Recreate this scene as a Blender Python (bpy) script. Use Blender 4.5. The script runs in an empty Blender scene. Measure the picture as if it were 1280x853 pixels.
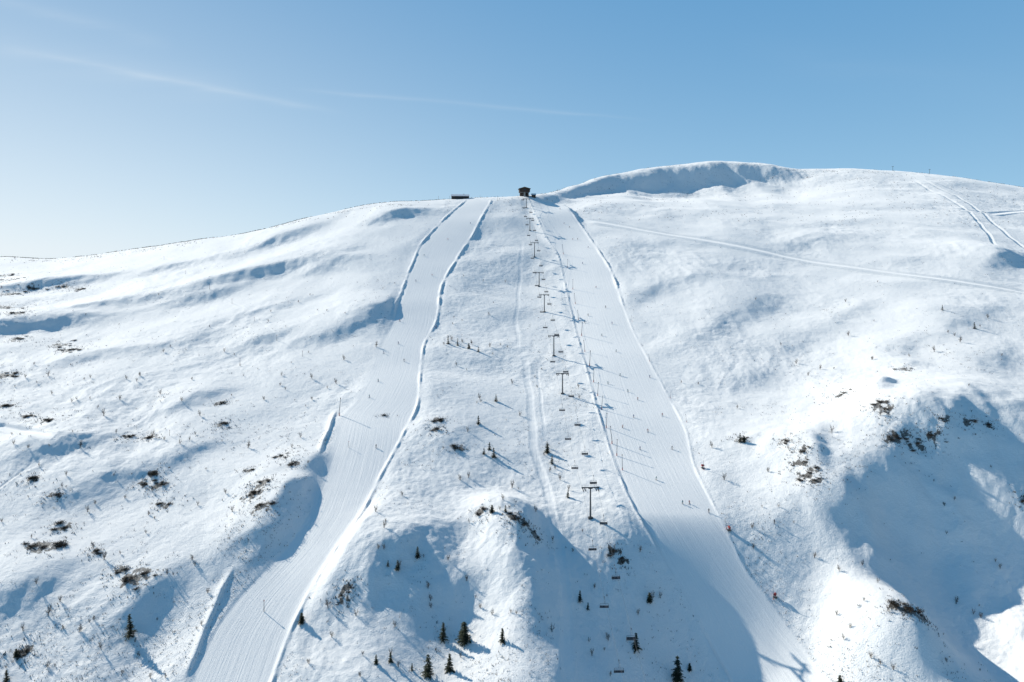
import bpy, math, random
import numpy as np
from mathutils import Vector, Matrix
random.seed(7); rng=np.random.default_rng(7)
scene=bpy.context.scene
F=853.0; HZ=315.0
AZ=math.radians(55); EL=math.radians(29.5)

# ------------------------------------------------------------------ helpers
def pchip(xk,yk,x):
    xk=np.asarray(xk,float); yk=np.asarray(yk,float)
    h=np.diff(xk); d=np.diff(yk)/h
    m=np.zeros(len(xk))
    for i in range(1,len(xk)-1):
        if d[i-1]*d[i]>0:
            w1=2*h[i]+h[i-1]; w2=h[i]+2*h[i-1]
            m[i]=(w1+w2)/(w1/d[i-1]+w2/d[i])
    m[0]=d[0]; m[-1]=d[-1]
    x=np.asarray(x,float)
    k=np.clip(np.searchsorted(xk,x)-1,0,len(h)-1)
    xc=np.clip(x,xk[0],xk[-1])
    t=(xc-xk[k])/h[k]
    return ((2*t**3-3*t**2+1)*yk[k]+(t**3-2*t**2+t)*h[k]*m[k]+(-2*t**3+3*t**2)*yk[k+1]+(t**3-t**2)*h[k]*m[k+1])
def sstep(a,b,x):
    t=np.clip((x-a)/(b-a),0,1); return t*t*(3-2*t)
def perlin(x,y,seed=0):
    r=np.random.default_rng(seed+100)
    P=r.permutation(256); ang=r.random(256)*2*np.pi
    gx=np.cos(ang); gy=np.sin(ang)
    xi=np.floor(x).astype(np.int64); yi=np.floor(y).astype(np.int64)
    xf=x-xi; yf=y-yi
    def g(ix,iy,dx,dy):
        h=P[(P[ix&255]+iy)&255]
        return gx[h]*dx+gy[h]*dy
    u=xf**3*(xf*(xf*6-15)+10); v=yf**3*(yf*(yf*6-15)+10)
    a=g(xi,yi,xf,yf); b=g(xi+1,yi,xf-1,yf); c=g(xi,yi+1,xf,yf-1); d=g(xi+1,yi+1,xf-1,yf-1)
    return (a+(b-a)*u)*(1-v)+(c+(d-c)*u)*v
def gsm(a,n):
    k=np.exp(-np.linspace(-2.5,2.5,2*n+1)**2/1.0); k/=k.sum()
    return np.convolve(np.pad(a,n,mode='edge'),k,'valid')

# ------------------------------------------------------------------ terrain base
sky_u=[-250,-100,0,60,100,150,250,340,400,480,540,600,655,690,760,840,900,960,1000,1060,1120,1180,1240,1280,1400,1560]
sky_v=[338,328,322,324,321,315,300,285,269,254,250,247,245,240,219,206,201,205,211,211,214,219,228,235,250,268]
cr_u=[-250,0,320,480,600,655,700,760,900,1060,1280,1560]
cr_y=[860,860,830,860,875,880,960,1080,1150,1150,1080,1040]
cols={
 -250:[(1400,140),(1000,196),(880,225),(760,260),(650,305),(550,365),(450,470),(400,560),(350,700),(338,860)],
 0:[(1400,142),(1000,198),(880,227),(760,264),(650,307),(550,367),(450,472),(400,562),(350,700),(321,860)],
 320:[(1400,144),(1000,202),(853,238),(760,268),(650,314),(550,377),(450,480),(400,555),(350,650),(310,760),(287,830)],
 655:[(1400,145),(1000,203),(853,240),(760,270),(700,295),(650,320),(600,350),(550,385),(500,430),(450,490),(400,560),(350,640),(300,730),(260,820),(244,880)],
 900:[(1400,145),(1000,203),(853,240),(760,270),(650,320),(550,385),(450,485),(400,550),(350,630),(300,730),(260,860),(240,960),(201,1150)],
 1280:[(1400,145),(1000,203),(853,240),(760,266),(650,305),(550,362),(450,457),(400,527),(350,622),(300,762),(260,930),(234,1080)],
 1560:[(1400,145),(1000,203),(853,240),(760,266),(650,305),(550,362),(450,457),(400,527),(350,632),(300,790),(268,1040)],
}
NS=1150; SMIN,SMAX=-0.92,0.92
S=np.linspace(SMIN,SMAX,NS); U=640+F*S
Y1=np.geomspace(138,1350,1000); Y2=np.geomspace(1350,9400,50)[1:]
Yr=np.concatenate([Y1,Y2]); NR=len(Yr)
taus=np.array([0,.03,.07,.12,.18,.26,.36,.48,.62,.78,1.0])
ku=sorted(cols)
kt=[]
for u in ku:
    vc=float(pchip(sky_u,sky_v,u)); pts=[(v,y) for v,y in cols[u] if v>vc+0.5]+[(vc,float(pchip(cr_u,cr_y,u)))]
    pts.sort()
    vv=vc+(1000-vc)*taus
    kt.append(np.exp(pchip([p[0] for p in pts],[math.log(p[1]) for p in pts],vv)))
kt=np.array(kt)
VC=gsm(pchip(sky_u,sky_v,U),8); VCS=gsm(VC,75); YC=gsm(pchip(cr_u,cr_y,U),45)
Ktab=np.stack([gsm(pchip(ku,kt[:,k],U),70) for k in range(len(taus))],axis=1)
Ktab[:,0]=YC
V=np.zeros((NR,NS)); wv=np.exp(-(taus/.045)**2)
for j in range(NS):
    vc=VC[j]; yc=YC[j]
    ys=list(Ktab[j]); vs=list(VCS[j]+(1000-VCS[j])*taus+(VC[j]-VCS[j])*wv)
    o=np.argsort(ys); ys=[ys[i] for i in o]; vs=[vs[i] for i in o]
    lim=340
    ys=[138*0.98]+ys+[yc*1.06,yc*1.2,yc*1.6,yc*2.6,9600]
    vs=[1430]+vs+[vc+(lim-vc)*.03,vc+(lim-vc)*.15,vc+(lim-vc)*.5,lim,327]
    V[:,j]=pchip(ys,vs,Yr)
Yg=Yr[:,None]*np.ones((1,NS)); Xg=Yg*S[None,:]
Z=(HZ-V)/F*Yg
def blur0(A,n):
    for _ in range(n):
        A[1:-1]=(A[:-2]+2*A[1:-1]+A[2:])/4
    return A
Z[:1000]=blur0(Z[:1000],30)
def hit(Zc,u,v):
    s=(u-640)/F; fj=(s-SMIN)/(SMAX-SMIN)*(NS-1); j=int(min(max(fj,0),NS-2)); t=fj-j
    col=Zc[:,j]*(1-t)+Zc[:,j+1]*t
    pv=HZ-F*col/Yr
    idx=np.where(pv[10:1030]<=v)[0]
    if len(idx)==0:
        i=int(np.argmin(pv[:1020])); y=Yr[i]
    else:
        i=idx[0]+10
        if i<=10: y=Yr[i]
        else:
            a=(pv[i-1]-v)/(pv[i-1]-pv[i]+1e-9); a=min(max(a,0),1); y=Yr[i-1]+(Yr[i]-Yr[i-1])*a
    return s*y,y
def height(x,y,Zc=None):
    Zc=Z if Zc is None else Zc
    s=x/y; fj=(s-SMIN)/(SMAX-SMIN)*(NS-1); j=int(min(max(fj,0),NS-2)); tj=fj-j
    fi=np.interp(y,Yr,np.arange(NR)); i=int(min(max(fi,0),NR-2)); ti=fi-i
    return float((Zc[i,j]*(1-tj)+Zc[i,j+1]*tj)*(1-ti)+(Zc[i+1,j]*(1-tj)+Zc[i+1,j+1]*tj)*ti)
Zb=Z.copy()
def edge_fn(px):
    w=[hit(Zb,u,v) for u,v in px]; w.sort(key=lambda p:p[1])
    ys=[];xs=[]
    for x,y in w:
        if not ys or y>ys[-1]+1: ys.append(y);xs.append(x)
    return ys,xs
# rib below the lift, whose lee flank falls away under the right-hand run
ys,xs=edge_fn([(624,622),(632,655),(646,700),(660,760),(670,853),(680,930)])
xr=np.interp(Yg,ys,xs)+3.0*perlin(Xg/34,Yg/30,141)+.8*perlin(Xg/10,Yg/12,142); d=Xg-xr
my=(1-sstep(316,342,Yg))*(0.45+.55*sstep(235,305,Yg)); mg=(1-sstep(262,324,Yg))
rib=10.5*my*np.where(d<0,np.exp(-(d/15)**2),np.exp(-(d/14)**2))*(1+.2*perlin(Xg/16,Yg/14,143))
drop=-32*mg*np.where(d<72,np.exp(-((d-72)/45)**2),np.exp(-((d-72)/56)**2))
# one-sided basin in the lower right
x0,y0=hit(Zb,1222,690); a=math.radians(32); dx,dy=math.sin(a),-math.cos(a)
q=(Xg-x0)*dx+(Yg-y0)*dy+16*perlin(Xg/38,Yg/38,311)+7*perlin(Xg/17,Yg/17,312); p=-(Xg-x0)*dy+(Yg-y0)*dx+14*perlin(Xg/36,Yg/36,313)
bmask=np.where(q<0,np.exp(-(q/46)**2),np.exp(-(q/42)**2))*np.where(p<0,np.exp(-(p/48)**2),np.exp(-(p/80)**2))
basin=-27*bmask
Zb=Zb+drop+basin
LP_L=[(582,252),(545,285),(522,315),(510,345),(497,380),(490,405),(478,430),(464,470),(447,500),(430,520),(418,560),(404,600),(388,640),(362,680),(325,720),(288,760),(262,800),(238,853),(205,930)]
LP_R=[(613,252),(592,290),(570,325),(551,360),(545,400),(530,430),(525,465),(520,510),(500,550),(475,595),(448,650),(415,700),(385,745),(360,795),(338,853),(310,930)]
RP_L=[(662,250),(680,290),(700,325),(710,370),(722,420),(735,465),(750,520),(770,580),(795,640),(830,700),(865,760),(890,810),(915,853),(955,930)]
RP_R=[(702,250),(725,280),(748,315),(768,350),(785,400),(810,450),(835,495),(855,535),(870,590),(895,640),(925,700),(965,755),(1000,805),(1035,853),(1085,930)]
groom=np.zeros_like(Z); across=Xg.copy()
E={}
for k,p_ in dict(a=LP_L,b=LP_R,c=RP_L,d=RP_R).items():
    ys,xs=edge_fn(p_); yy=np.linspace(ys[0],ys[-1],400)
    xx=pchip(ys,xs,yy); E[k]=(yy,xx)
def xat(k): return np.interp(Yg,*E[k])
def yrange(k,soft=12):
    ys=E[k][0]; return sstep(ys[0]-soft,ys[0],Yg)*(1-sstep(ys[-1]-soft*0.2,ys[-1]+soft,Yg))
wide=np.zeros_like(Z)
for l,r in (('a','b'),('c','d')):
    xl=xat(l); xr_=xat(r); m=yrange(l)
    sl=.8+ (2.5 if l=='a' else 0)*(1-sstep(480,560,Yg))*sstep(300,360,Yg)
    g=sstep(xl-sl,xl+1.2,Xg)*(1-sstep(xr_-1.2,xr_+.8,Xg))*m
    groom=np.maximum(groom,g)
    wide=np.maximum(wide,sstep(xl-9,xl+3,Xg)*(1-sstep(xr_-3,xr_+9,Xg))*m)
    across=np.where(g>0.01,(Xg-xl),across)

# ---- land forms: (u,v, angle of lee face (0=toward viewer, 90=+x), H, L1, L2, W)
feats=[
 (345,302,32,8,44,15,44),(325,345,28,9.5,50,16,70),(468,390,42,5.5,42,13,26),(415,415,32,6.5,38,13,38),(490,271,28,8.5,42,15,42),
 (60,358,32,9.5,44,15,52),(25,410,30,10,40,15,58),(210,335,30,4,40,14,36),(140,385,28,6,40,13,44),(250,372,32,5,36,13,38),
 (120,445,38,4,32,11,30),(235,425,38,4.5,34,12,34),(330,425,40,4,32,11,26),(410,330,32,4.5,36,13,30),(90,560,40,4,28,10,26),(240,500,42,3.5,26,9,22),(340,385,34,4.5,38,13,36),
 (388,582,62,4,22,9,10),(358,622,58,7,28,11,15),(326,672,42,5.5,26,12,22),
 (474,698,38,9.5,34,16,32),(548,735,40,4.5,26,12,20),
 (1008,582,60,9,26,11,22),(1045,655,62,8,24,13,24),(1140,556,32,20,46,28,60),(1285,560,25,15,44,28,50),
 (1262,790,35,4,28,10,25),
 (1098,508,45,6,26,8,16),(1130,462,40,2.5,20,8,14),(900,402,35,4.5,38,14,40),(800,365,42,3,34,12,26),
 (865,345,36,2.5,40,15,36),(945,378,36,3.5,40,15,40),(1050,392,34,3.5,42,15,44),(1180,405,36,3.5,40,15,40),(930,470,40,2.5,32,12,30),(1020,300,28,3,44,15,50),(980,430,38,2.5,34,13,34),(1110,440,38,2.5,30,11,28),(1230,450,36,3.5,34,12,34),
 (1245,325,35,11,42,16,40),
 (25,735,40,4.5,30,11,26),(190,740,55,3.5,30,10,24),(120,600,40,3.5,30,11,26),(60,560,30,3,24,10,20),
 (930,560,45,3,26,12,18),(230,560,50,3.5,30,11,24),(560,545,50,3,26,12,20),
]
D=rib.copy()
for (u,v,a,H,L1,L2,W) in feats:
    x0,y0=hit(Zb,u,v); a=math.radians(a); dx,dy=math.sin(a),-math.cos(a)
    q=(Xg-x0)*dx+(Yg-y0)*dy; p=(Xg-x0)*dy*-1+(Yg-y0)*dx
    q=q+5.5*perlin(Xg/26,Yg/26,int(u))+2.8*perlin(Xg/9,Yg/9,int(v)) 
    L=np.where(q<0,L1,L2)
    D+=H*np.exp(-(q/L)**2)*np.exp(-(p/W)**2)
# rounded scrub-capped knoll below the basin
kx,ky=152,268; a=math.radians(70); dx,dy=math.sin(a),-math.cos(a)
q=(Xg-kx)*dx+(Yg-ky)*dy+1.5*perlin(Xg/12,Yg/12,77); p=-(Xg-kx)*dy+(Yg-ky)*dx
kz=height(kx,ky,Zb); KH=min(max(10,-139-kz),19)
rk=np.sqrt(np.where(q<0,(q/24)**2,(q/17)**2)+(p/19)**2)
D+=KH*np.exp(-rk**2.4)
for (u,v,H,rx,ry) in [(190,812,3,12,30),(560,790,5,18,28),(365,690,3,9,16)]:
    x0,y0=hit(Zb,u,v); D-=H*np.exp(-((Xg-x0)/rx)**2-((Yg-y0)/ry)**2)
# broad steeper face below the summit dome
yc0=YC[None,:]-66+16*perlin(Xg/80,Xg*0+.5,201)+6*perlin(Xg/28,Xg*0+.5,202); qf=yc0-Yg
lat=np.exp(-np.abs((Xg-275)/185)**2.8)
D-=31*lat*np.where(qf<0,np.exp(-(qf/38)**2),np.exp(-(qf/130)**2))*(1+.2*perlin(Xg/50,Yg/50,208))
face=np.exp(-np.abs((Xg-300)/260)**3)*np.exp(-((Yg-yc0-25)/60)**2)
D+=face*(3.2*perlin(Xg/36,Yg/34,204)+1.3*perlin(Xg/14,Yg/15,205)+.7*perlin(Xg/6,Yg/7,206)+.45*perlin(Xg/2.6,Yg/3,219))
near=1-sstep(1300,2200,Yg)
wx=Xg+12*perlin(Xg/60,Yg/60,5); wy=Yg+12*perlin(Xg/60,Yg/60,6)
n1=perlin(wx/75,wy/60,1); n2=perlin(wx/34,wy/28,2); n3=perlin(wx/14,wy/13,3); n4=perlin(wx/5,wy/4.4,4); n5=perlin(wx/2.2,wy/1.8,8)
rough=0.35+0.65*sstep(-.25,.3,perlin(Xg/90,Yg/90,31))
nearr=1-0.2*sstep(380,600,Yg)
crestfade=1-0.5*np.exp(-((Yg-YC[None,:])/60)**2)
N=((3.4*n1+1.5*n2*(0.6+0.4*rough))*(1-.5*bmask)+0.65*n3*rough*(.4+.6*nearr)+(0.34*n4+0.26*n5)*rough*nearr)*crestfade
ridg=(1-np.abs(perlin(wx/14,wy/22,12))*2.4); N+=.55*ridg*rough*nearr*sstep(-.15,.25,perlin(Xg/100,Yg/100,13))
keep=1-0.93*wide
Z=Zb+(D*(1-0.8*wide)+N*keep*(1-groom*0.9)+ (1.4*n1)*wide)*near + (1-near)*12*perlin(Xg/500,Yg/500,40)
# berms along the piste edges
def berm(k,off,h,w,lo=0,hi=2000,sd=21,wob=.7):
    global Z
    vb=perlin(Xg*0+sd,Yg/22,sd)+.6*perlin(Xg/3,Yg/7,sd+1)
    d=Xg-(xat(k)+off+wob*perlin(Xg*0+3,Yg/34,sd+2)+.2*perlin(Xg*0+3,Yg/5,sd+3))
    m=yrange(k)*sstep(lo-14,lo+14,Yg)*(1-sstep(hi-8,hi+8,Yg))
    hh=h*np.clip(0.6+1.4*vb,.05,1.3)
    Z=Z+m*hh*np.where(d<0,np.exp(-(d/(w*1.2))**2),np.exp(-(d/(w*.75))**2))
    Z=Z-m*hh*0.3*np.exp(-((d-w*2.0)/(w*1.1))**2)
berm('a',-.5,1.2,.85,540,2000,21,.7)
berm('b',.5,.75,.7,0,560,31,.5); berm('b',.5,1.25,.95,560,2000,33,.7); berm('c',-0.3,.65,.55,0,2000,41,.3); berm('d',.5,1.3,.85,590,2000,51,.7); berm('d',.5,0.28,.55,0,590,55,.3)
def ridge_line(px,h,w):
    global Z
    ys,xs=edge_fn(px); d=Xg-np.interp(Yg,ys,xs)-1.0*perlin(Xg*0,Yg/14,77); m=sstep(ys[0]-3,ys[0]+8,Yg)*(1-sstep(ys[-1]-8,ys[-1]+3,Yg))
    Z=Z+m*h*(1+.5*perlin(Xg*0+7,Yg/9,78))*np.where(d<0,np.exp(-(d/(w*2.5))**2),np.exp(-(d/w)**2))
ridge_line([(290,720),(262,775),(232,850)],1.15,.8)
ridge_line([(420,512),(410,540),(399,572)],1.3,.7)
track=np.zeros_like(Z)
def track_line(px,w,h=0.35,rut=0.9):
    global Z,track
    ys,xs=edge_fn(px); d=Xg-np.interp(Yg,ys,xs)-1.8*perlin(Xg*0,Yg/30,50+int(px[0][0])); m=sstep(ys[0]-4,ys[0]+14,Yg)*(1-sstep(ys[-1]-14,ys[-1]+4,Yg))
    Z=Z+m*h*(-np.exp(-(d/w)**4)+0.6*np.exp(-((np.abs(d)-w*1.2)/(w*.25+.25))**2))
    track=np.maximum(track,m*np.exp(-(d/w)**4)*rut)
track_line([(652,300),(650,345),(645,400),(648,440)],1.6,0.05,.6)
track_line([(656,445),(662,500),(668,560),(690,640),(700,700),(708,770),(712,870)],2.2,0.10,.75)
track_line([(672,455),(676,500),(680,545)],1.0,0.05,.6)
track_line([(205,322),(262,362),(300,385),(345,425),(410,462)],1.2,0.03,.5)
track_line([(1142,226),(1180,246),(1212,265),(1235,292),(1245,310)],2.2,0.5)
track_line([(1152,226),(1195,245),(1230,268),(1262,296),(1300,325)],2.2,0.5)
track_line([(1165,228),(1215,246),(1265,262),(1330,284)],2.0,0.45)
def track_h(px,w,k,lip,fl=1.0):
    # bench cut across the slope
    global Z,track
    pts=sorted([hit(Zb,u,v) for u,v in px]); xs=[p[0] for p in pts]; ys=[p[1] for p in pts]
    d=(Yg-np.interp(Xg,xs,ys)-2.5*perlin(Xg/50,Yg*0,60)); m=sstep(xs[0]-4,xs[0]+10,Xg)*(1-sstep(xs[-1]-10,xs[-1]+4,Xg))*(Yg<1300)
    b=np.exp(-(d/w)**6)
    rr=np.exp(-(d/(w*1.2))**4)*m
    Z=Z-N*keep*(1-groom*.9)*rr*.85
    Z=Z-m*k*d*b+m*lip*np.exp(-((d+w*1.1)/(w*.2))**2)
    track=np.maximum(track,m*b*fl)
track_h([(735,273),(765,280),(860,297),(960,316),(1060,333),(1130,343),(1200,352),(1290,368),(1400,385)],8.0,.24,.9)
track_h([(1195,262),(1240,268),(1285,264),(1340,262)],6.0,.2,.8)
track_h([(-90,548),(-40,540),(0,536),(30,546),(62,566)],4.0,.3,.9)
track_h([(-90,665),(-40,640),(0,612),(30,592),(64,566)],4.0,.3,.9)

# ---- exposed heath patches (u,v,radius m)
patches=[(50,685,6.5),(172,722,6.5),(82,660,4),(40,600,3.5),(68,620,3),(190,592,3.5),(197,606,3.5),(206,631,4),(318,618,6),(326,634,5),(275,505,3.5),(277,531,4),(35,520,4),(60,526,4),(8,508,4),(160,547,3),(185,548,3),
 (547,525,3.5),(545,537,3),(1000,578,4),(1012,592,5),(1020,600,3),(1115,547,5),(1135,551,5),(1150,556,3),(1098,506,5),(1108,512,4),(1130,462,4),(1167,545,3.5),(980,552,3),(1005,562,3),
 (5,345,8),(12,368,7),(4,385,9),(22,392,7),(75,432,7),(88,438,6),(20,425,6),(6,470,7),(40,360,6),(80,358,6),(14,350,7),(100,362,6),(435,735,3),(430,748,3),(768,690,3),(778,702,2.5),(1050,494,4),(640,645,4),(655,655,3),(668,668,3),(355,570,3.5),(368,580,3),(312,588,3),(28,815,3.5),(600,640,2.5),(925,548,3),(575,560,3),(1280,625,3),(480,520,2),(1180,522,3),(1210,528,3),(1235,532,3),(180,605,3),(325,605,4),(120,690,2.5),(150,712,3),
 (500,256,4),(430,264,4),(370,278,4),(300,292,4),(820,250,4),(860,243,4),(835,208,4),(930,206,4),(985,212,5),(1040,214,5),(1090,216,4),(230,305,4),(965,222,4),(180,313,5),(120,321,5),(40,326,6),(1010,222,4),(1070,224,4)]
heath=np.zeros_like(Z)
PW=[(kx+1,ky-1,4.5),(kx+4,ky-2,3.5),(kx+7,ky-3,2.5)]
for (u,v,r) in patches:
    x0,y0=hit(Z,u,v); PW.append((x0,y0,r))
for (x0,y0,r) in PW:
    heath=np.maximum(heath,np.exp(-((Xg-x0)/(r*1.15))**2-((Yg-y0)/(r*.95))**2)*(1 if y0<800 else .7))
hn=perlin(Xg/3.2,Yg/3.2,70)+.6*perlin(Xg/1.3,Yg/1.3,71)
heath=np.clip(heath*.95+hn*1.0*np.minimum(heath*2,1)-0.27,0,1)*(1-groom)
Z+=0.35*heath*perlin(Xg/1.5,Yg/1.5,72)

# ------------------------------------------------------------------ materials
def mat(name,col,rough=.8,metal=0,noise=0.0,nscale=8,emit=None,col2=None):
    m=bpy.data.materials.new(name); m.use_nodes=True; nt=m.node_tree; b=nt.nodes['Principled BSDF']
    b.inputs['Base Color'].default_value=(*col,1); b.inputs['Roughness'].default_value=rough; b.inputs['Metallic'].default_value=metal
    if noise>0 or col2:
        tc=nt.nodes.new('ShaderNodeTexCoord'); n=nt.nodes.new('ShaderNodeTexNoise'); n.inputs['Scale'].default_value=nscale; n.inputs['Detail'].default_value=5
        nt.links.new(tc.outputs['Object'],n.inputs['Vector'])
        r=nt.nodes.new('ShaderNodeValToRGB'); r.color_ramp.elements[0].position=.35; r.color_ramp.elements[1].position=.65
        c2=col2 or tuple(c*(1-noise) for c in col)
        r.color_ramp.elements[0].color=(*c2,1); r.color_ramp.elements[1].color=(*col,1)
        nt.links.new(n.outputs['Fac'],r.inputs['Fac']); nt.links.new(r.outputs['Color'],b.inputs['Base Color'])
    return m
M_dark=mat('lift_steel_dark',(.09,.095,.10),.55,.5,.3,3)
M_galv=mat('galvanised_steel',(.28,.29,.30),.5,.6,.3,2)
M_rub=mat('black_rubber',(.02,.02,.022),.7,0,.3,5)
M_seat=mat('seat_padding',(.03,.035,.05),.7,0,.3,4)
M_wood=mat('dark_stained_wood',(.07,.045,.03),.85,0,.45,4)
M_wood2=mat('brown_wood_wall',(.12,.075,.045),.85,0,.4,3)
M_roof=mat('snowy_roof',(.8,.82,.86),.8,0,0.05,.6)
M_glass=mat('window_glass',(.03,.05,.07),.1)
M_conc=mat('concrete',(.35,.35,.34),.9,0,.25,2)
M_bark=mat('spruce_bark',(.07,.05,.04),.9,0,.4,10)
M_needle=mat('spruce_needles',(.045,.06,.03),.85,0,0,1.4,col2=(.015,.024,.014))
M_birch=mat('birch_twigs',(.12,.085,.06),.9,0,.4,4)
M_heath=mat('heath_scrub',(.085,.062,.042),.95,0,0,2.5,col2=(.02,.02,.014))
M_red=mat('red_padding',(.35,.03,.03),.6,0,.2,3)
M_skin=mat('face_skin',(.5,.3,.22),.6,0,.1,20)
M_ski=mat('ski_topsheet',(.1,.12,.2),.4,0,.3,6)
jackets=[mat('jacket_red',(.4,.05,.04),.8,0,.2,9),mat('jacket_blue',(.04,.1,.32),.8,0,.2,9),mat('jacket_black',(.02,.02,.025),.8,0,.2,9),mat('jacket_teal',(.05,.25,.28),.8,0,.2,9)]
M_trou=mat('ski_trousers',(.03,.03,.035),.85,0,.3,9)
M_helm=mat('helmet_shell',(.05,.05,.055),.35,0,.1,4)

def snow_mat():
    m=bpy.data.materials.new('snow'); m.use_nodes=True; nt=m.node_tree; N_=nt.nodes; L=nt.links; b=N_['Principled BSDF']
    b.inputs['Roughness'].default_value=.65
    b.inputs['Specular IOR Level'].default_value=.25
    b.inputs['Sheen Weight'].default_value=.65
    b.inputs['Sheen Roughness'].default_value=.7
    geo=N_.new('ShaderNodeNewGeometry')
    def attr(n):
        a=N_.new('ShaderNodeAttribute'); a.attribute_name=n; return a.outputs['Fac']
    g=attr('groom'); ac=attr('across'); he=attr('heath'); tr=attr('track')
    def noise(scale,detail=4,vec=None,rough=.55):
        n=N_.new('ShaderNodeTexNoise'); n.inputs['Scale'].default_value=scale; n.inputs['Detail'].default_value=detail; n.inputs['Roughness'].default_value=rough
        L.new(vec or geo.outputs['Position'],n.inputs['Vector']); return n.outputs['Fac']
    def mp(scale,rot=0):
        q=N_.new('ShaderNodeMapping'); q.inputs['Scale'].default_value=scale; q.inputs['Rotation'].default_value=(0,0,rot); L.new(geo.outputs['Position'],q.inputs['Vector']); return q.outputs['Vector']
    def math_(op,a,b_=None,c=None):
        n=N_.new('ShaderNodeMath'); n.operation=op
        for i,v in enumerate((a,b_,c)):
            if v is None: continue
            if isinstance(v,(int,float)): n.inputs[i].default_value=v
            else: L.new(v,n.inputs[i])
        return n.outputs[0]
    sas=noise(.28,7,mp((1,1.3,1),.5),.68)
    fine=noise(1.6,6,mp((1,1.2,1),.3),.65)
    off=math_('ADD',math_('MULTIPLY',sas,1.15),math_('MULTIPLY',fine,.48))
    cx=N_.new('ShaderNodeCombineXYZ'); L.new(ac,cx.inputs[0])
    sep=N_.new('ShaderNodeSeparateXYZ'); L.new(geo.outputs['Position'],sep.inputs[0])
    L.new(math_('MULTIPLY',sep.outputs[1],.02),cx.inputs[1])
    cn=noise(.9,6,cx.outputs[0],.75)
    on=math_('ADD',math_('MULTIPLY',cn,.55),math_('MULTIPLY',fine,.24))
    gm=math_('MAXIMUM',g,tr)
    mixh=N_.new('ShaderNodeMix'); mixh.data_type='FLOAT'; L.new(gm,mixh.inputs[0]); L.new(off,mixh.inputs[2]); L.new(on,mixh.inputs[3])
    bp=N_.new('ShaderNodeBump'); bp.inputs['Strength'].default_value=.85; bp.inputs['Distance'].default_value=.5; L.new(mixh.outputs[0],bp.inputs['Height'])
    L.new(bp.outputs[0],b.inputs['Normal'])
    r=N_.new('ShaderNodeValToRGB'); r.color_ramp.elements[0].color=(.95,.94,.925,1); r.color_ramp.elements[1].color=(.99,.975,.955,1)
    r.color_ramp.elements[0].position=.3; r.color_ramp.elements[1].position=.7
    L.new(noise(.05,6),r.inputs['Fac'])
    hr=N_.new('ShaderNodeValToRGB'); hr.color_ramp.elements[0].color=(.02,.017,.012,1); hr.color_ramp.elements[1].color=(.08,.06,.042,1)
    L.new(noise(2.5,5),hr.inputs['Fac'])
    hm=math_('SUBTRACT',math_('ADD',he,math_('MULTIPLY',noise(1.3,8,None,.8),1.7)),1.2)
    hm2=math_('MULTIPLY',hm,7); cl=N_.new('ShaderNodeClamp'); L.new(hm2,cl.inputs[0])
    gt=math_('GREATER_THAN',he,.03); fac=math_('MULTIPLY',cl.outputs[0],gt)
    mx=N_.new('ShaderNodeMix'); mx.data_type='RGBA'; L.new(fac,mx.inputs[0]); L.new(r.outputs[0],mx.inputs[6]); L.new(hr.outputs[0],mx.inputs[7])
    L.new(mx.outputs[2],b.inputs['Base Color'])
    return m
M_snow=snow_mat()

# ------------------------------------------------------------------ terrain mesh
me=bpy.data.meshes.new('snow_terrain')
co=np.stack([Xg,Yg,Z],axis=-1).reshape(-1,3).astype(np.float32)
me.vertices.add(len(co)); me.vertices.foreach_set('co',co.ravel())
ii=np.arange(NR-1)[:,None]*NS+np.arange(NS-1)[None,:]
q=np.stack([ii,ii+1,ii+NS+1,ii+NS],axis=-1).reshape(-1).astype(np.int32)
nf=(NR-1)*(NS-1)
me.loops.add(nf*4); me.loops.foreach_set('vertex_index',q)
me.polygons.add(nf); me.polygons.foreach_set('loop_start',np.arange(nf,dtype=np.int32)*4)
me.polygons.foreach_set('use_smooth',np.ones(nf,dtype=bool))
me.update(calc_edges=True)
for n,A in (('groom',groom),('across',across),('heath',heath),('track',track)):
    a=me.attributes.new(n,'FLOAT','POINT'); a.data.foreach_set('value',A.reshape(-1).astype(np.float32))
me.materials.append(M_snow)
terr=bpy.data.objects.new('snow_terrain',me); scene.collection.objects.link(terr)
terr['kind']='structure'; terr['label']='snow covered mountainside with groomed ski runs and drifts'; terr['category']='mountain'

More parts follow.
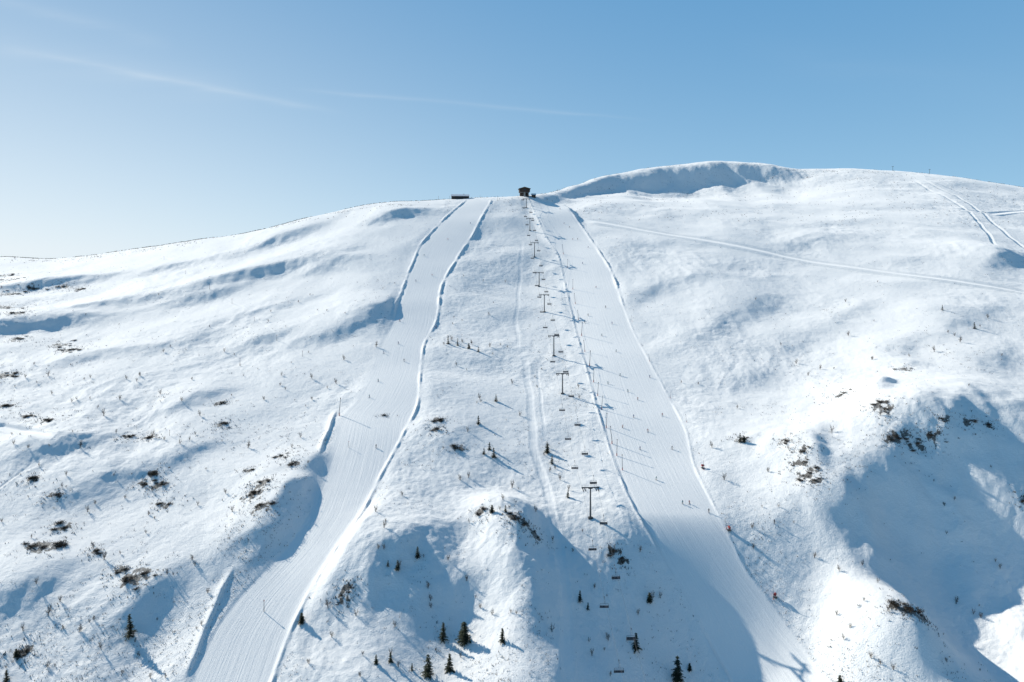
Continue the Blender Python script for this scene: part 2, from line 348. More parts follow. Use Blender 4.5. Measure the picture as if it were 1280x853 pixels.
# ------------------------------------------------------------------ mesh builder
class MB:
    def __init__(s): s.v=[];s.f=[];s.m=[]
    def box(s,c,d,R=None,mi=0,taper=1.0):
        b=len(s.v)
        for k in range(8):
            sx=(1 if k&1 else -1); sy=(1 if k&2 else -1); sz=(1 if k&4 else -1)
            t=taper if sz>0 else 1
            p=Vector((sx*d[0]/2*t,sy*d[1]/2*t,sz*d[2]/2))
            if R: p=R@p
            s.v.append(tuple(p+Vector(c)))
        for f in ((0,2,3,1),(4,5,7,6),(0,1,5,4),(2,6,7,3),(0,4,6,2),(1,3,7,5)):
            s.f.append(tuple(b+i for i in f)); s.m.append(mi)
    def tube(s,pts,rad,n=6,mi=0,cap=True):
        pts=[Vector(p) for p in pts]
        if not hasattr(rad,'__len__'): rad=[rad]*len(pts)
        b=len(s.v)
        for i,p in enumerate(pts):
            t=(pts[min(i+1,len(pts)-1)]-pts[max(i-1,0)]).normalized()
            a=t.cross(Vector((0,0,1)))
            if a.length<.1: a=t.cross(Vector((1,0,0)))
            a.normalize(); c=t.cross(a)
            for k in range(n):
                th=2*math.pi*k/n; s.v.append(tuple(p+(a*math.cos(th)+c*math.sin(th))*rad[i]))
        for i in range(len(pts)-1):
            for k in range(n):
                s.f.append((b+i*n+k,b+i*n+(k+1)%n,b+(i+1)*n+(k+1)%n,b+(i+1)*n+k)); s.m.append(mi)
        if cap:
            s.f.append(tuple(b+k for k in range(n))[::-1]); s.m.append(mi)
            e=b+(len(pts)-1)*n; s.f.append(tuple(e+k for k in range(n))); s.m.append(mi)
    def face(s,vs,mi=0):
        b=len(s.v); s.v+= [tuple(v) for v in vs]; s.f.append(tuple(range(b,b+len(vs)))); s.m.append(mi)
    def obj(s,name,mats,parent=None,smooth=False):
        me=bpy.data.meshes.new(name); me.from_pydata(s.v,[],s.f); me.update()
        for m in (mats if isinstance(mats,(list,tuple)) else [mats]): me.materials.append(m)
        me.polygons.foreach_set('material_index',s.m)
        if smooth: me.polygons.foreach_set('use_smooth',[True]*len(s.f))
        o=bpy.data.objects.new(name,me); scene.collection.objects.link(o)
        if parent: o.parent=parent
        return o
def empty(name,label,cat,group=None):
    o=bpy.data.objects.new(name,None); o.empty_display_size=.5; scene.collection.objects.link(o)
    o['label']=label; o['category']=cat
    if group: o['group']=group
    return o
def copy_thing(src):
    n=src.copy(); scene.collection.objects.link(n)
    for c in src.children:
        k=c.copy(); k.parent=n; scene.collection.objects.link(k)
        for g in c.children:
            gg=g.copy(); gg.parent=k; scene.collection.objects.link(gg)
    return n
used=set()
def place(src,loc,rz=0,sc=1,label=None,rot=None):
    if src.name in used: o=copy_thing(src)
    else: o=src; used.add(src.name)
    o.location=loc; o.rotation_euler=rot if rot else (0,0,rz); o.scale=(sc,sc,sc) if not hasattr(sc,'__len__') else sc
    if label: o['label']=label
    return o
def ground_px(u,v):
    x,y=hit(Z,u,v); return (x,y,height(x,y))

# ------------------------------------------------------------------ chairlift
def lx(y): return 15.5+(880-y)*0.0383
lang=math.atan2(0.0383,1)
ARM=3.6
tw=[212,321,438,494,574,630,690,762,830]
TH=[14,15.2,13.0,14.5,14.5,13,14.5,13.5,11]
def build_tower(H):
    r=empty('chairlift_tower','dark steel T-shaped chairlift tower standing in snow','chairlift tower','chairlift towers up the slope')
    a=MB(); a.tube([(0,0,-2),(0,0,.5),(0,0,H-.5)],[.48,.44,.30],14); a.box((0,0,-.3),(2.2,2.2,1.2)); a.obj('mast',M_dark,r)
    b=MB(); b.box((0,0,H-.1),(ARM*2+1.2,.5,.42)); b.box((0,0,H-.5),(2.0,.46,.36),None,0)
    b.tube([(-ARM-.4,0,H+.2),(-ARM-.4,0,H+1.1),(ARM+.4,0,H+1.1),(ARM+.4,0,H+.2)],.05,6)
    b.obj('crossarm',M_dark,r)
    for sx in (-1,1):
        c=MB(); 
        c.box((sx*ARM,0,H-.75),(.3,5.6,.35)); c.box((sx*ARM,0,H-.4),(.35,.6,.8))
        for k in range(8):
            y=-2.5+k*5/7; c.tube([(sx*ARM-.12,y,H-.95),(sx*ARM+.12,y,H-.95)],.27,10,1)
        c.obj('sheave_train',[M_dark,M_rub],r)
        w=MB(); w.box((sx*(ARM-1.0),0,H-.9),(.6,5.0,.08))
        for yy in (-2.4,0,2.4): w.tube([(sx*(ARM-1.3),yy,H-.9),(sx*(ARM-1.3),yy,H+.15)],.04,5)
        w.tube([(sx*(ARM-1.3),-2.4,H+.15),(sx*(ARM-1.3),2.4,H+.15)],.04,5)
        w.obj('work_platform',M_galv,r)
    l=MB()
    for sx in (-.2,.2): l.tube([(sx,-.65,0),(sx,-.55,H-.8)],.04,5)
    for k in range(int(H/.5)): l.box((0,-.63+.1*k*.5/H,.4+k*.5),(.4,.05,.05))
    l.obj('ladder',M_galv,r)
    return r
TOP=[]
for y,H in zip(tw,TH):
    x=lx(y); z=height(x,y)
    if y==321: H=min(max(-110.8-z,12.5),20)
    if y==212: H=max(-143-z,12)
    t=build_tower(H); t.location=(x,y,z); t.rotation_euler=(0,0,lang)
    TOP.append((y,z+H-1.0))
stx,sty=hit(Z,655,246); sty=min(max(sty,868),885); stx=lx(sty); stz=height(stx,sty)
TOP.append((sty-5,stz+6.0))
def cable_z(y):
    for (y0,z0),(y1,z1) in zip(TOP[:-1],TOP[1:]):
        if y0<=y<=y1:
            t=(y-y0)/(y1-y0); return z0+(z1-z0)*t-4*t*(1-t)*((y1-y0)**2)*0.00035
    return TOP[0][1]
for sx in (-1,1):
    m=MB(); pts=[]
    for y in np.arange(TOP[0][0],TOP[-1][0],3.0):
        pts.append((lx(y)+sx*ARM,y,cable_z(y)))
    m.tube(pts,.035,5); o=m.obj('haul_cable',M_galv); o['label']='steel haul cable strung between chairlift towers'; o['category']='cable'; o['group']='chairlift haul cables'
ch=empty('chairlift_chair','empty six seat chairlift chair hanging from the cable','chairlift chair','chairs on the chairlift')
a=MB(); a.box((0,0,.05),(.25,.6,.3)); a.tube([(0,0,0),(0,.35,-.6),(0,.45,-1.6),(0,.1,-2.5)],.06,6); a.tube([(-1.6,.1,-2.5),(1.6,.1,-2.5)],.05,6)
for sx in (-1.6,1.6): a.tube([(sx,.1,-2.5),(sx,.3,-3.0),(sx,.32,-3.9),(sx,-.35,-4.0)],.05,6)
a.obj('hanger_frame',M_dark,ch)
a=MB()
for k in range(6): a.box((-1.46+k*.585,0,-3.95),(.54,.6,.12))
a.obj('seat',M_seat,ch)
a=MB()
R=Matrix.Rotation(-.18,3,'X')
for k in range(6): a.box((-1.46+k*.585,.3,-3.5),(.54,.1,.75),R)
a.obj('backrest',M_seat,ch)
a=MB(); a.tube([(-1.7,.2,-3.1),(-1.7,-.55,-3.45),(1.7,-.55,-3.45),(1.7,.2,-3.1)],.04,6)
for k in range(6): a.tube([(-1.46+k*.585,-.55,-3.45),(-1.46+k*.585,-.6,-4.45)],.03,5); a.box((-1.46+k*.585,-.65,-4.45),(.4,.15,.05))
a.obj('safety_bar',M_galv,ch)
for sx,ph in ((-1,234),(1,248)):
    y=ph
    while y<sty-14:
        if all(abs(y-t)>3.2 for t in tw):
            place(ch,(lx(y)+sx*ARM,y,cable_z(y)),lang+(0 if sx>0 else math.pi)+random.uniform(-.05,.05),1.0)
        y+=29
# ------------------------------------------------------------------ top station
st=empty('lift_top_station','dark wooden chairlift top station on concrete pillars','lift station')
a=MB(); 
for yy in (-6,6): a.box((0,yy,1.5),(1.6,1.2,8),None,0,.8)
a.obj('pillar',M_conc,st)
a=MB(); a.box((0,0,6.8),(9,20,3.0)); a.box((0,-10.6,7.0),(7,1.2,2.0)); a.box((0,3,2.5),(7.5,9,5.5)); a.obj('drive_housing',M_wood,st)
a=MB()
for s_ in (-1,1): a.face([(0,-10.8,10.2),(s_*5.2,-10.8,8.4),(s_*5.2,10.8,8.4),(0,10.8,10.2)] if s_>0 else [(0,10.8,10.2),(-5.2,10.8,8.4),(-5.2,-10.8,8.4),(0,-10.8,10.2)])
for yy in (-10.8,10.8): a.face([(-5.2,yy,8.4),(5.2,yy,8.4),(0,yy,10.2)])
a.obj('roof',M_wood2,st)
a=MB(); a.tube([(0,-4,4.7),(0,-4,5.1)],3.7,28); a.obj('bullwheel',M_galv,st)
for xx in (-3,0,3):
    a=MB(); a.box((xx,-10.03 if xx else -11.23,7.2),(1.6,.1,1.2)); a.obj('window',M_glass,st)
st.location=(stx,sty+6,stz-.5); st.rotation_euler=(0,0,lang); st.scale=(1.5,1,1.25)
def hut(name,label,cat,w,d,h,rh,wins,loc,rz,mw,chim=True):
    r=empty(name,label,cat)
    a=MB(); a.box((0,0,h/2-1),(w,d,h+2))
    for sx in (-1,1): a.face([(sx*(w/2),-d/2,h),(sx*(w/2),d/2,h),(sx*(w/2),0,h+rh*.96)])
    a.obj('wall',mw,r)
    a=MB(); ov=.6
    for sy in (-1,1):
        a.face([(-w/2-ov,sy*(d/2+ov),h-rh*ov/(d/2)+.05),(w/2+ov,sy*(d/2+ov),h-rh*ov/(d/2)+.05),(w/2+ov,0,h+rh+.05),(-w/2-ov,0,h+rh+.05)])
        a.face([(-w/2-ov,sy*(d/2+ov),h-rh*ov/(d/2)+.35),(w/2+ov,sy*(d/2+ov),h-rh*ov/(d/2)+.35),(w/2+ov,0,h+rh+.4),(-w/2-ov,0,h+rh+.4)])
        a.face([(-w/2-ov,sy*(d/2+ov),h-rh*ov/(d/2)+.05),(w/2+ov,sy*(d/2+ov),h-rh*ov/(d/2)+.05),(w/2+ov,sy*(d/2+ov),h-rh*ov/(d/2)+.35),(-w/2-ov,sy*(d/2+ov),h-rh*ov/(d/2)+.35)])
    for sx in (-1,1):
        e=sx*(w/2+ov); a.face([(e,-d/2-ov,h-rh*ov/(d/2)+.05),(e,0,h+rh+.05),(e,d/2+ov,h-rh*ov/(d/2)+.05),(e,d/2+ov,h-rh*ov/(d/2)+.35),(e,0,h+rh+.4),(e,-d/2-ov,h-rh*ov/(d/2)+.35)])
    a.obj('roof',M_roof,r)
    for k in range(wins):
        xx=-w/2+w*(k+.7)/(wins+.4)
        a=MB(); a.box((xx,-d/2-.02,h*.55),(w/(wins+1)*.55,.08,h*.35)); a.obj('window',M_glass,r)
    a=MB(); a.box((w/2-1.2,-d/2-.03,1.05),(1.0,.1,2.1)); a.obj('door',M_wood,r)
    if chim:
        a=MB(); a.box((w*.2,.8,h+rh+.3),(.8,.8,1.6)); a.obj('chimney',M_conc,r)
    r.location=loc; r.rotation_euler=(0,0,rz); return r
x,y,z=ground_px(575,249); hut('mountain_lodge','long low dark brown lodge with snowy roof on the ridge','lodge',22,8,3.4,2.0,6,(x,y+3,height(x,y+3)),.1,M_wood)
x,y=stx+12,sty+4; hut('operator_hut','small dark operator hut beside the lift station','hut',5,5,3.2,1.2,2,(x,y,height(x,y)),0,M_wood2,False)

# ------------------------------------------------------------------ poles, snow guns
pl=empty('marker_pole','thin dark marker pole stuck in the snow','pole','marker poles in the snow')
a=MB(); a.tube([(0,0,-.5),(0,0,3.6)],[.10,.07],8); a.obj('shaft',M_dark,pl); a=MB(); a.tube([(0,0,3.2),(0,0,3.6)],.14,8); a.obj('cap',M_red,pl)
for u,v in [(205,325),(232,343),(262,362),(290,380),(318,402),(346,426),(378,446),(548,248),(562,250),(600,248),(622,250),(560,260),(697,240),(330,765),(436,560),(300,455),(212,545)]:
    place(pl,ground_px(u,v),0,random.uniform(.9,1.4))
mast=empty('ridge_mast','thin steel mast with short crossbar on the snowy ridge','mast','masts on the ridge')
a=MB(); a.tube([(0,0,-.5),(0,0,8)],[.3,.2],8); a.obj('shaft',M_dark,mast); a=MB(); a.box((0,0,7.6),(3.6,.3,.3)); a.box((-1.6,0,7.2),(.3,.3,.7)); a.box((1.6,0,7.2),(.3,.3,.7)); a.obj('crossbar',M_dark,mast)
for u,v in [(1162,217),(1116,214)]: place(mast,ground_px(u,v),.3,1.0)
ln=empty('snow_lance','slender snow making lance with angled mast beside piste','snow lance','snow lances along the piste')
a=MB(); a.tube([(0,0,-.5),(0,0,1.6)],.18,8); a.tube([(0,0,1.4),(.9,-.2,8.5)],[.17,.12],7); a.obj('mast',M_galv,ln)
a=MB(); a.tube([(.88,-.2,8.4),(.95,-.2,9.0)],.2,8); a.box((0,0,1.3),(.4,.3,.5)); a.obj('nozzle_head',M_dark,ln)
a=MB(); a.tube([(0,0,-.1),(0,0,1.5)],.22,10); a.obj('padding',M_red,ln)
for u,v in [(880,588),(908,662),(967,750),(858,528),(812,452),(838,498),(772,352),(790,402)]:
    place(ln,ground_px(u,v),random.uniform(0,6),random.uniform(.45,.6))
for u,v in [(424,520),(716,362),(723,400),(731,440),(752,512),(778,588),(742,478),(709,335),(765,555),(727,420),(758,535),(719,380),(737,458),(747,495),(771,570),(704,318)]: place(ln,ground_px(u,v),random.uniform(0,6),random.uniform(.9,1.25))  # mostly extra lances, added to throw thin shadows across the right-hand run
sg=empty('snow_gun','red fan snow gun on a wheeled frame beside piste','snow gun','snow guns along the piste')
a=MB(); a.tube([(0,-.7,1.5),(0,-.4,1.55),(0,.6,1.6)],[.42,.5,.5],16); a.obj('fan_barrel',M_red,sg)
a=MB(); a.tube([(0,0,.4),(0,0,1.2)],.1,8); a.box((0,0,.45),(1.2,1.7,.12)); a.tube([(-.3,0,1.1),(-.3,0,1.5)],.05,6); a.tube([(.3,0,1.1),(.3,0,1.5)],.05,6); a.box((0,0,1.08),(.7,.2,.1)); a.obj('frame',M_dark,sg)
for sx in (-.65,.65):
    a=MB(); a.tube([(sx-.1,0,.33),(sx+.1,0,.33)],.34,14); a.obj('wheel',M_rub,sg)
for u,v in [(876,586),(909,664),(966,748)]:
    x,y,z=ground_px(u,v); place(sg,(x+1,y,z),random.uniform(0,6),1.1)

# ------------------------------------------------------------------ trees
def spruce(seed,H=6.0,W=1.5,full=1.0):
    r=random.Random(seed)
    root=empty('spruce_tree','small dark green spruce standing in deep snow','tree','spruce trees scattered over the slope')
    a=MB(); a.tube([(0,0,-.5),(0,0,H*.5),(0.03,0,H*.98)],[.13,.08,.015],7)
    c=MB(); z=H*.04
    while z<H*.97:
        t=z/H; R_=W*(1-t)**.8*r.uniform(.55,1.2)+.08
        nb=int(4+4*(1-t))
        for k in range(nb):
            if r.random()>.88*full: continue
            th=r.uniform(0,6.283); L_=R_*r.uniform(.55,1.25)
            d=Vector((math.cos(th),math.sin(th),0)); s_=Vector((-d.y,d.x,0))
            if r.random()<.35: a.tube([(0,0,z),tuple(d*L_*.8+Vector((0,0,z-L_*.12)))],[.03,.01],4,cap=False)
            n=max(3,int(L_*7))
            for q_ in range(n):
                f=(q_+.6)/n; p=d*L_*f+Vector((0,0,z-L_*.28*f*f+r.uniform(-.07,.07)))
                for sd in (-1,1):
                    w=(.15+.2*(1-f))*r.uniform(.6,1.4)
                    tip=p+s_*sd*w*1.3+d*w*.8+Vector((0,0,-.1*w-r.uniform(0,.12)))
                    c.face([p-d*.08,p+d*.1,tip])
                c.face([p+Vector((0,0,.04)),p+s_*.08-Vector((0,0,.2*r.uniform(.6,1.3))),p-s_*.08+d*.05-Vector((0,0,.08))])
        z+=H*.035*r.uniform(.7,1.4)
    for k in range(4): c.face([(0,0,H),(math.cos(k*1.57)*.09,math.sin(k*1.57)*.09,H*.93),(math.cos(k*1.57+1)*.09,math.sin(k*1.57+1)*.09,H*.9)])
    a.obj('trunk',M_bark,root); c.obj('crown',M_needle,root)
    return root
def birch(seed,H=3.5):
    r=random.Random(seed)
    root=empty('birch_sapling','leafless brown birch sapling poking out of the snow','tree','bare birch saplings across the slope')
    a=MB(); c=MB()
    for st_ in range(r.randint(2,4)):
        lean=Vector((r.uniform(-.28,.28),r.uniform(-.28,.28),1)); h=H*r.uniform(.65,1)
        p0=Vector((r.uniform(-.15,.15),r.uniform(-.15,.15),-.3)); pts=[p0+lean*h*t+Vector((r.uniform(-.06,.06),r.uniform(-.06,.06),0)) for t in (0,.33,.66,1)]
        a.tube(pts,[.07,.055,.035,.012],5)
        for k in range(16):
            t=r.uniform(.25,.98); b=p0+lean*h*t; th=r.uniform(0,6.28); L_=h*.32*(1.15-t)*r.uniform(.6,1.3)
            d=Vector((math.cos(th),math.sin(th),r.uniform(.5,1.1))); e=b+d*L_
            c.tube([b,e],[.03,.01],3,cap=False)
            for q_ in range(5):
                m_=b+(e-b)*r.uniform(.3,1); dd=Vector((r.uniform(-1,1),r.uniform(-1,1),r.uniform(.1,1)))*L_*.35
                c.tube([m_,m_+dd],[.022,.008],3,cap=False)
    a.obj('trunk',M_bark,root); c.obj('crown',M_birch,root)
    return root
SP=[spruce(1,6.5,1.6),spruce(2,5.2,1.35,.85),spruce(3,7.2,1.5,.9),spruce(4,3.6,1.1,.8)]
BI=[birch(11),birch(12,3.0),birch(13,4.2)]
for i,(u,v,px) in enumerate([(535,846,28),(562,838,20),(554,801,23),(580,804,26),(847,852,32),(795,811,19),(162,796,28),(377,779,13),(522,697,14),(628,802,16),(725,752,14),(812,753,12),(497,713,13),(8,852,14),(485,708,8),(20,821,10),(470,830,12),(488,828,12),(515,838,9),(1050,856,12),(620,502,9),(617,572,12),(690,580,11),(684,566,11),(925,553,12),(598,530,10),(710,622,10),(615,641,10),(632,640,9),(560,430,8),(572,432,9),(586,436,7),(598,440,7),(1218,411,8),(1178,388,7),(930,553,8),(605,568,8),(612,562,9),(735,762,9),(862,838,9)]):
    x,y,z=ground_px(u,v); Hm=px*y/F; s_=SP[i%4]; hs=(6.5,5.2,7.2,3.6)[i%4]; k=Hm/hs*1.05
    place(s_,(x,y,z-.1),random.uniform(0,6),(k*1.2,k*1.2,k))
bl=[(90,503),(96,500),(130,520),(65,493),(300,458),(470,434),(200,493),(350,482),(390,474),(430,450),(205,550),(190,548),(60,470),(330,500),(250,520),(365,560),(240,475),(420,480),(280,440),(175,470),(150,500),(225,555),(35,560),(100,560),(560,424),(578,428),(590,431),(612,434),(555,431),(565,426),(1235,398),(1185,416),(1200,428),(1193,420),(1252,445),(1168,440),(1040,540),(960,590),(1195,755),(1217,768),(1226,772),(1100,520),(685,560),(694,586),(700,600),(650,520),(640,480),(600,500),(585,540),(575,600),(640,610),(670,640),(716,690),(800,690),(815,750),(560,700),(480,660),(470,640),(535,735),(410,760),(445,770),(390,500),(310,560),(290,640),(240,700),(130,700),(110,640),(100,790),(60,770),(45,730),(760,800),(740,820),(690,790),(600,760),(890,560),(905,600),(940,660),(1010,470),(1060,420),(1090,450),(1025,462),(995,455)]
for i,(u,v) in enumerate(bl):
    x,y,z=ground_px(u,v); place(BI[i%3],(x,y,z),random.uniform(0,6),random.uniform(.8,1.35))
r_=random.Random(5); cnt=0
while cnt<212:
    u=r_.uniform(0,1280); v=r_.uniform(440,853) if r_.random()<.8 else r_.uniform(340,440)
    x,y=hit(Z,u,v); s=x/y; j=int((s-SMIN)/(SMAX-SMIN)*(NS-1)); i=int(np.searchsorted(Yr,y))
    if wide[min(i,NR-1),j]>.15: continue
    if u>780 and v<700 and r_.random()<.7: continue
    place(BI[cnt%3],(x,y,height(x,y)),r_.uniform(0,6),r_.uniform(.4,1.0)); cnt+=1

# shrubs
def shrub(seed,mt):
    r=random.Random(seed)
    root=empty('heath_shrub','low dark brown dwarf shrub showing through the snow','shrub','dwarf shrubs breaking through the snow')
    c=MB(); a=MB()
    for k in range(34):
        th=r.uniform(0,6.28); d=Vector((math.cos(th)*r.uniform(.3,1.5),math.sin(th)*r.uniform(.3,1.5),r.uniform(.15,.6))); a.tube([(0,0,-.2),d*.6+Vector((0,0,.05)),d],[.04,.03,.01],3,cap=False)
        for q_ in range(20):
            p=d*r.uniform(.4,1.08)+Vector((r.gauss(0,.22),r.gauss(0,.22),r.gauss(0,.07)))
            w=r.uniform(.05,.13); e1=Vector((r.uniform(-1,1),r.uniform(-1,1),r.uniform(-.4,1)))*w; e2=Vector((r.uniform(-1,1),r.uniform(-1,1),r.uniform(-1,1)))*w
            c.face([p,p+e1,p+e1*.6+e2,p+e2*.8])
    a.obj('stem',M_bark,root); c.obj('foliage',mt,root); return root
SH=[shrub(21,M_heath),shrub(22,M_heath),shrub(23,M_heath)]
n=0
PW2=[]
for p in PW:
    if p[1]<800: PW2+=[(p,k) for k in range(max(2,int(min(p[2],6.5)*1.2-1.2)))]
PW2.sort(key=lambda t:t[0][1]/t[0][2])
for (x0,y0,rr),k in PW2[:298]:
    far=y0>420
    x=x0+random.gauss(0,rr*(.9 if far else .6)); y=y0+random.gauss(0,rr*(.7 if far else .33))
    place(SH[n%3],(x,y,height(x,y)-.12),random.uniform(0,6),random.uniform(.5,1.5)*(1+min(rr,5.5)*.1)*(.85 if far else 1.05)*(.95 if x0>80 else 1)); n+=1
# fine twigs over the snow (uncountable)
c=MB(); R_=np.random.default_rng(3); cnt=0
dens=perlin(Xg/45,Yg/45,91)+.7*perlin(Xg/12,Yg/12,92)
def twig(x,y,k0=1.0):
    z=height(x,y)
    for k in range(int(R_.integers(2,6))):
        px_=x+R_.normal(0,.5); py_=y+R_.normal(0,.5); h=R_.uniform(.15,.7)*k0; w=R_.uniform(.05,.2)*k0
        a_=R_.uniform(0,3.14); dx=math.cos(a_)*w; dy=math.sin(a_)*w
        c.face([(px_-dx,py_-dy,z-.15),(px_+dx,py_+dy,z-.15),(px_+dx*.4+R_.normal(0,.1),py_+dy*.4,z+h)])
while cnt<9500:
    u=R_.uniform(-40,1320); v=R_.uniform(203,870)
    x,y=hit(Z,u,v)
    if y>1200: continue
    s=x/y; j=int((s-SMIN)/(SMAX-SMIN)*(NS-1)); i=min(int(np.searchsorted(Yr,y)),NR-1)
    if groom[i,j]>.05 or track[i,j]>.3: continue
    if bmask[i,j]>.3 and R_.random()<.85: continue
    if u>690 and v>600 and u<900 and R_.random()<.6: continue
    dn=dens[i,j]
    if u<640 : dn+=.03
    if y>800: dn+=.35
    if R_.random()>max(0.02,dn*1.6): continue
    twig(x,y,.85 if y<330 else (1.0 if y<800 else 1.7)); cnt+=1
for (x0,y0,rr) in PW:
    for k in range(int(14+rr*9)): twig(x0+R_.normal(0,rr*(1.3 if y0<800 else 3)),y0+R_.normal(0,rr*1.0),1.25)
o=c.obj('heath_twigs',M_heath); o['kind']='stuff'; o['label']='scattered brown heather twigs poking through the snow'; o['category']='twigs'

# ------------------------------------------------------------------ skiers
def skier(jm,pose,label):
    root=empty('person',label,'person','skiers on the pistes')
    lean=.22 if pose else .05; cr=.16 if pose else .02
    hip=Vector((0,0,.92-cr)); 
    J={'pel':hip,'sp':hip+Vector((0,-lean*.5,.28)),'ch':hip+Vector((0,-lean,.48)),'nk':hip+Vector((0,-lean*1.15,.62)),'hd':hip+Vector((0,-lean*1.25,.74)),'ht':hip+Vector((0,-lean*1.2,.86))}
    V_=[J['pel'],J['sp'],J['ch'],J['nk'],J['hd'],J['ht']]; Rr=[.15,.14,.17,.065,.1,.075]; Ed=[(0,1),(1,2),(2,3),(3,4),(4,5)]
    for s_ in (-1,1):
        b=len(V_)
        V_+=[hip+Vector((s_*.1,0,-.06)),Vector((s_*.14,-.12 if pose else -.02,.5-cr*.3)),Vector((s_*.15,.03,.1)),Vector((s_*.15,-.14,.06))]; Rr+=[.12,.085,.065,.06]
        Ed+=[(0,b),(b,b+1),(b+1,b+2),(b+2,b+3)]
        b=len(V_); ch_=J['ch']
        V_+=[ch_+Vector((s_*.2,0,.04)),ch_+Vector((s_*.3,.05,-.2)),ch_+Vector((s_*.32,-.2,-.32)),ch_+Vector((s_*.32,-.29,-.33))]; Rr+=[.085,.06,.05,.045]
        Ed+=[(2,b),(b,b+1),(b+1,b+2),(b+2,b+3)]
    me=bpy.data.meshes.new('body'); me.from_pydata([tuple(v) for v in V_],Ed,[]); o=bpy.data.objects.new('tmp_body',me); scene.collection.objects.link(o)
    o.modifiers.new('s','SKIN'); sub=o.modifiers.new('ss','SUBSURF'); sub.levels=1; sub.render_levels=1
    if not me.skin_vertices: 
        bpy.context.view_layer.objects.active=o; bpy.ops.mesh.customdata_skin_add()
    for i,rr in enumerate(Rr):
        me.skin_vertices[0].data[i].radius=(rr,rr*.85)
    me.skin_vertices[0].data[0].use_root=True
    dg=bpy.context.evaluated_depsgraph_get(); dg.update()
    nm=bpy.data.meshes.new_from_object(o.evaluated_get(dg)); bpy.data.objects.remove(o)
    nm.materials.clear()
    for m_ in (M_trou,jm,M_skin): nm.materials.append(m_)
    for p in nm.polygons:
        z=p.center.z; p.use_smooth=True
        p.material_index=2 if z>J['nk'].z+.02 else (1 if z>hip.z-.06 else 0)
    nm.name='body'
    bo=bpy.data.objects.new('body',nm); scene.collection.objects.link(bo); bo.parent=root
    hd=J['hd']
    a=MB()
    rings=[(-.02,.13),(.04,.14),(.1,.12),(.15,.07),(.17,.01)]
    n=12; 
    for (z,rr) in rings:
        for k in range(n): a.v.append((hd.x+math.cos(2*math.pi*k/n)*rr*.9,hd.y+.02+math.sin(2*math.pi*k/n)*rr,hd.z+z))
    for i in range(len(rings)-1):
        for k in range(n): a.f.append((i*n+k,i*n+(k+1)%n,(i+1)*n+(k+1)%n,(i+1)*n+k)); a.m.append(0)
    a.obj('helmet',M_helm,root,True)
    a=MB(); a.box((hd.x,hd.y-.12,hd.z+.01),(.17,.05,.08)); a.obj('goggles',M_glass,root)
    for s_ in (-1,1):
        a=MB(); a.box((s_*.15,-.05,.02),(.1,1.5,.025)); a.tube([(s_*.15,-.8,.02),(s_*.15,-.9,.06),(s_*.15,-.95,.12)],[.05,.045,.02],6); a.box((s_*.15,0,.07),(.09,.3,.08)); a.obj('ski',M_ski,root)
        h_=J['ch']+Vector((s_*.32,-.29,-.33))
        a=MB(); a.tube([h_+Vector((0,-.02,.08)),h_,(s_*.42,h_.y+.35 if pose else h_.y,.1 if pose else 0)],.013,5); a.obj('ski_pole',M_galv,root)
    return root
SK=[skier(jackets[0],1,'skier in red jacket gliding crouched down the piste'),skier(jackets[1],1,'skier in blue jacket gliding crouched down the piste'),skier(jackets[2],0,'skier in black clothing standing upright on the snow'),skier(jackets[3],1,'skier in teal jacket gliding crouched down the piste')]
ppl=[(716,300),(728,330),(731,404),(760,480),(778,535),(792,522),(840,562),(853,630),(862,630),(800,562),(886,641),(770,440),(745,360),(812,472),(735,395),(473,477),(545,410),(480,442),(505,452),(462,497),(500,402),(520,352),(470,560),(690,252),(684,250),(640,249),(700,262),(820,600),(560,300),(588,280),(722,300),(752,420),(828,520),(735,310),(968,655),(785,490),(797,500),(765,405),(757,385),(775,470),(810,540),(705,280),(712,285),(530,320),(540,345),(498,430)]
for i,(u,v) in enumerate(ppl):
    place(SK[i%4],ground_px(u,v),random.uniform(-.9,.9),1.15)

# ------------------------------------------------------------------ world, light
w=bpy.data.worlds.new('World'); scene.world=w; w.use_nodes=True; nt=w.node_tree; N_=nt.nodes; L=nt.links
bg=N_['Background']; sk=N_.new('ShaderNodeTexSky'); sk.sky_type='NISHITA'; sk.sun_disc=False
sk.sun_elevation=EL; sk.sun_rotation=-AZ; sk.altitude=900; sk.air_density=1.0; sk.dust_density=.3; sk.ozone_density=1.5
tc=N_.new('ShaderNodeTexCoord'); sp=N_.new('ShaderNodeSeparateXYZ'); L.new(tc.outputs['Generated'],sp.inputs[0])
def mth(op,a,b=None):
    n=N_.new('ShaderNodeMath'); n.operation=op
    for i,v in enumerate((a,b)):
        if v is None: continue
        if isinstance(v,(int,float)): n.inputs[i].default_value=v
        else: L.new(v,n.inputs[i])
    return n.outputs[0]
def cmix(f,a,b,bt='MIX'):
    n=N_.new('ShaderNodeMix'); n.data_type='RGBA'; n.blend_type=bt
    for i,v in ((0,f),(6,a),(7,b)):
        if isinstance(v,(int,float)): n.inputs[i].default_value=v
        elif isinstance(v,tuple): n.inputs[i].default_value=(*v,1)
        else: L.new(v,n.inputs[i])
    return n.outputs[2]
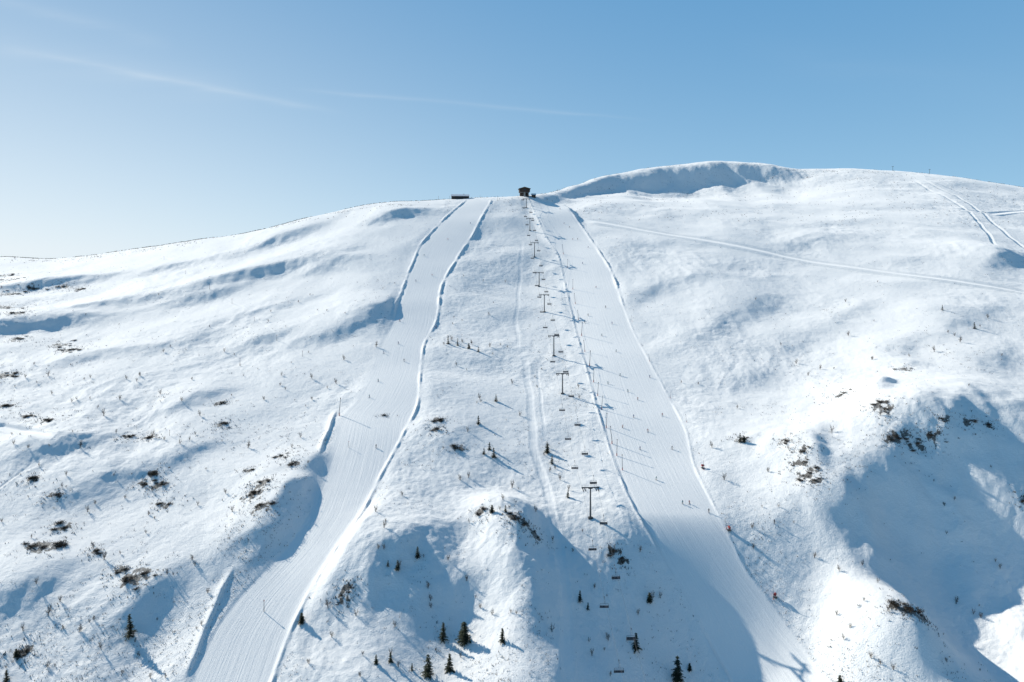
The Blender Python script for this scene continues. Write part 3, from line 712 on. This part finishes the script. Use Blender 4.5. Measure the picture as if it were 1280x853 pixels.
# clear-air gradient over the physical sky: deep blue overhead and opposite the sun, paler at the horizon and towards the sun
ez=mth('MAXIMUM',sp.outputs[2],0.0)
hz_=mth('POWER',2.718,mth('MULTIPLY',ez,-4.2))
base=cmix(hz_,(.6,2.7,5.7),(4.1,6.75,8.8))
Sv=Vector((-math.sin(AZ)*math.cos(EL),math.cos(AZ)*math.cos(EL),math.sin(EL)))
dt=N_.new('ShaderNodeVectorMath'); dt.operation='DOT_PRODUCT'; L.new(tc.outputs['Generated'],dt.inputs[0]); dt.inputs[1].default_value=(-math.sin(AZ),math.cos(AZ),0)
def mr(v,a,b,c,d):
    n=N_.new('ShaderNodeMapRange'); n.interpolation_type='SMOOTHSTEP'; L.new(v,n.inputs[0])
    for i,x in enumerate((a,b,c,d)): n.inputs[i+1].default_value=x
    return n.outputs[0]
dim=mth('MULTIPLY',mr(dt.outputs['Value'],-.7,0.0,.5,1.0),mr(sp.outputs[2],.4,.9,1.0,.6))
dc=N_.new('ShaderNodeCombineColor')
for i in range(3): L.new(dim,dc.inputs[i])
base=cmix(1.0,base,dc.outputs[0],'MULTIPLY')
gl=mth('MULTIPLY',mth('POWER',mth('MAXIMUM',dt.outputs['Value'],0.001),2.8),mth('POWER',2.718,mth('MULTIPLY',ez,-3.6)))
base2=cmix(mth('MINIMUM',gl,1.0),base,(8.4,9.15,9.7))
skyc=cmix(.95,sk.outputs[0],base2)
ymax=mth('MAXIMUM',sp.outputs[1],.05); az=mth('DIVIDE',sp.outputs[0],ymax); el=mth('DIVIDE',sp.outputs[2],ymax)
cb=N_.new('ShaderNodeCombineXYZ'); L.new(az,cb.inputs[0]); L.new(el,cb.inputs[1])
nz=N_.new('ShaderNodeTexNoise'); nz.inputs['Scale'].default_value=6; nz.inputs['Detail'].default_value=7
mpn=N_.new('ShaderNodeMapping'); mpn.inputs['Scale'].default_value=(.6,5,1); mpn.inputs['Rotation'].default_value=(0,0,.15); L.new(cb.outputs[0],mpn.inputs[0]); L.new(mpn.outputs[0],nz.inputs['Vector'])
nzf=mth('SUBTRACT',nz.outputs['Fac'],.5)
tot=None
def streak(u0,v0,u1,v1,wpx,amp):
    global tot
    a0,e0,a1,e1=(u0-640)/F,(HZ-v0)/F,(u1-640)/F,(HZ-v1)/F; k=(e1-e0)/(a1-a0)
    d=mth('SUBTRACT',mth('SUBTRACT',el,e0),mth('MULTIPLY',mth('SUBTRACT',az,a0),k))
    d=mth('ADD',d,mth('MULTIPLY',nzf,.014))
    g=mth('POWER',2.718,mth('MULTIPLY',mth('POWER',mth('ABSOLUTE',mth('DIVIDE',d,wpx/F)),1.6),-1))
    t=mth('DIVIDE',mth('SUBTRACT',az,a0),a1-a0)
    m=mth('MINIMUM',mth('MULTIPLY',mth('MAXIMUM',mth('MULTIPLY',t,mth('SUBTRACT',1,t)),0),6),1)
    o=mth('MULTIPLY',mth('MULTIPLY',mth('MULTIPLY',g,m),mth('ADD',mth('MULTIPLY',nz.outputs['Fac'],1.8),-.4)),amp)
    tot=o if tot is None else mth('ADD',tot,o)
streak(0,58,440,144,4,.2); streak(360,110,820,152,2.5,.15); streak(-80,-20,220,58,9,.15); streak(-60,50,330,120,20,.12); streak(900,60,1400,130,20,.03)
cl=N_.new('ShaderNodeClamp'); L.new(tot,cl.inputs[0])
L.new(cmix(cl.outputs[0],skyc,(8.5,9.1,9.5)),bg.inputs['Color']); bg.inputs['Strength'].default_value=.1
sd=bpy.data.lights.new('sun','SUN'); sd.energy=5; sd.angle=math.radians(.5); sd.color=(1,.94,.82)
so=bpy.data.objects.new('sun',sd); scene.collection.objects.link(so)
so.rotation_euler=Sv.to_track_quat('Z','Y').to_euler()
cam=bpy.data.cameras.new('camera'); co_=bpy.data.objects.new('camera',cam); scene.collection.objects.link(co_)
cam.sensor_width=36; cam.lens=36*F/1280; cam.shift_y=-(426.5-HZ)/1280; cam.clip_end=20000; cam.clip_start=1
co_.location=(0,0,0); co_.rotation_euler=(math.pi/2,0,0); scene.camera=co_
scene.view_settings.view_transform='Standard'; scene.view_settings.look='None'; scene.view_settings.exposure=0
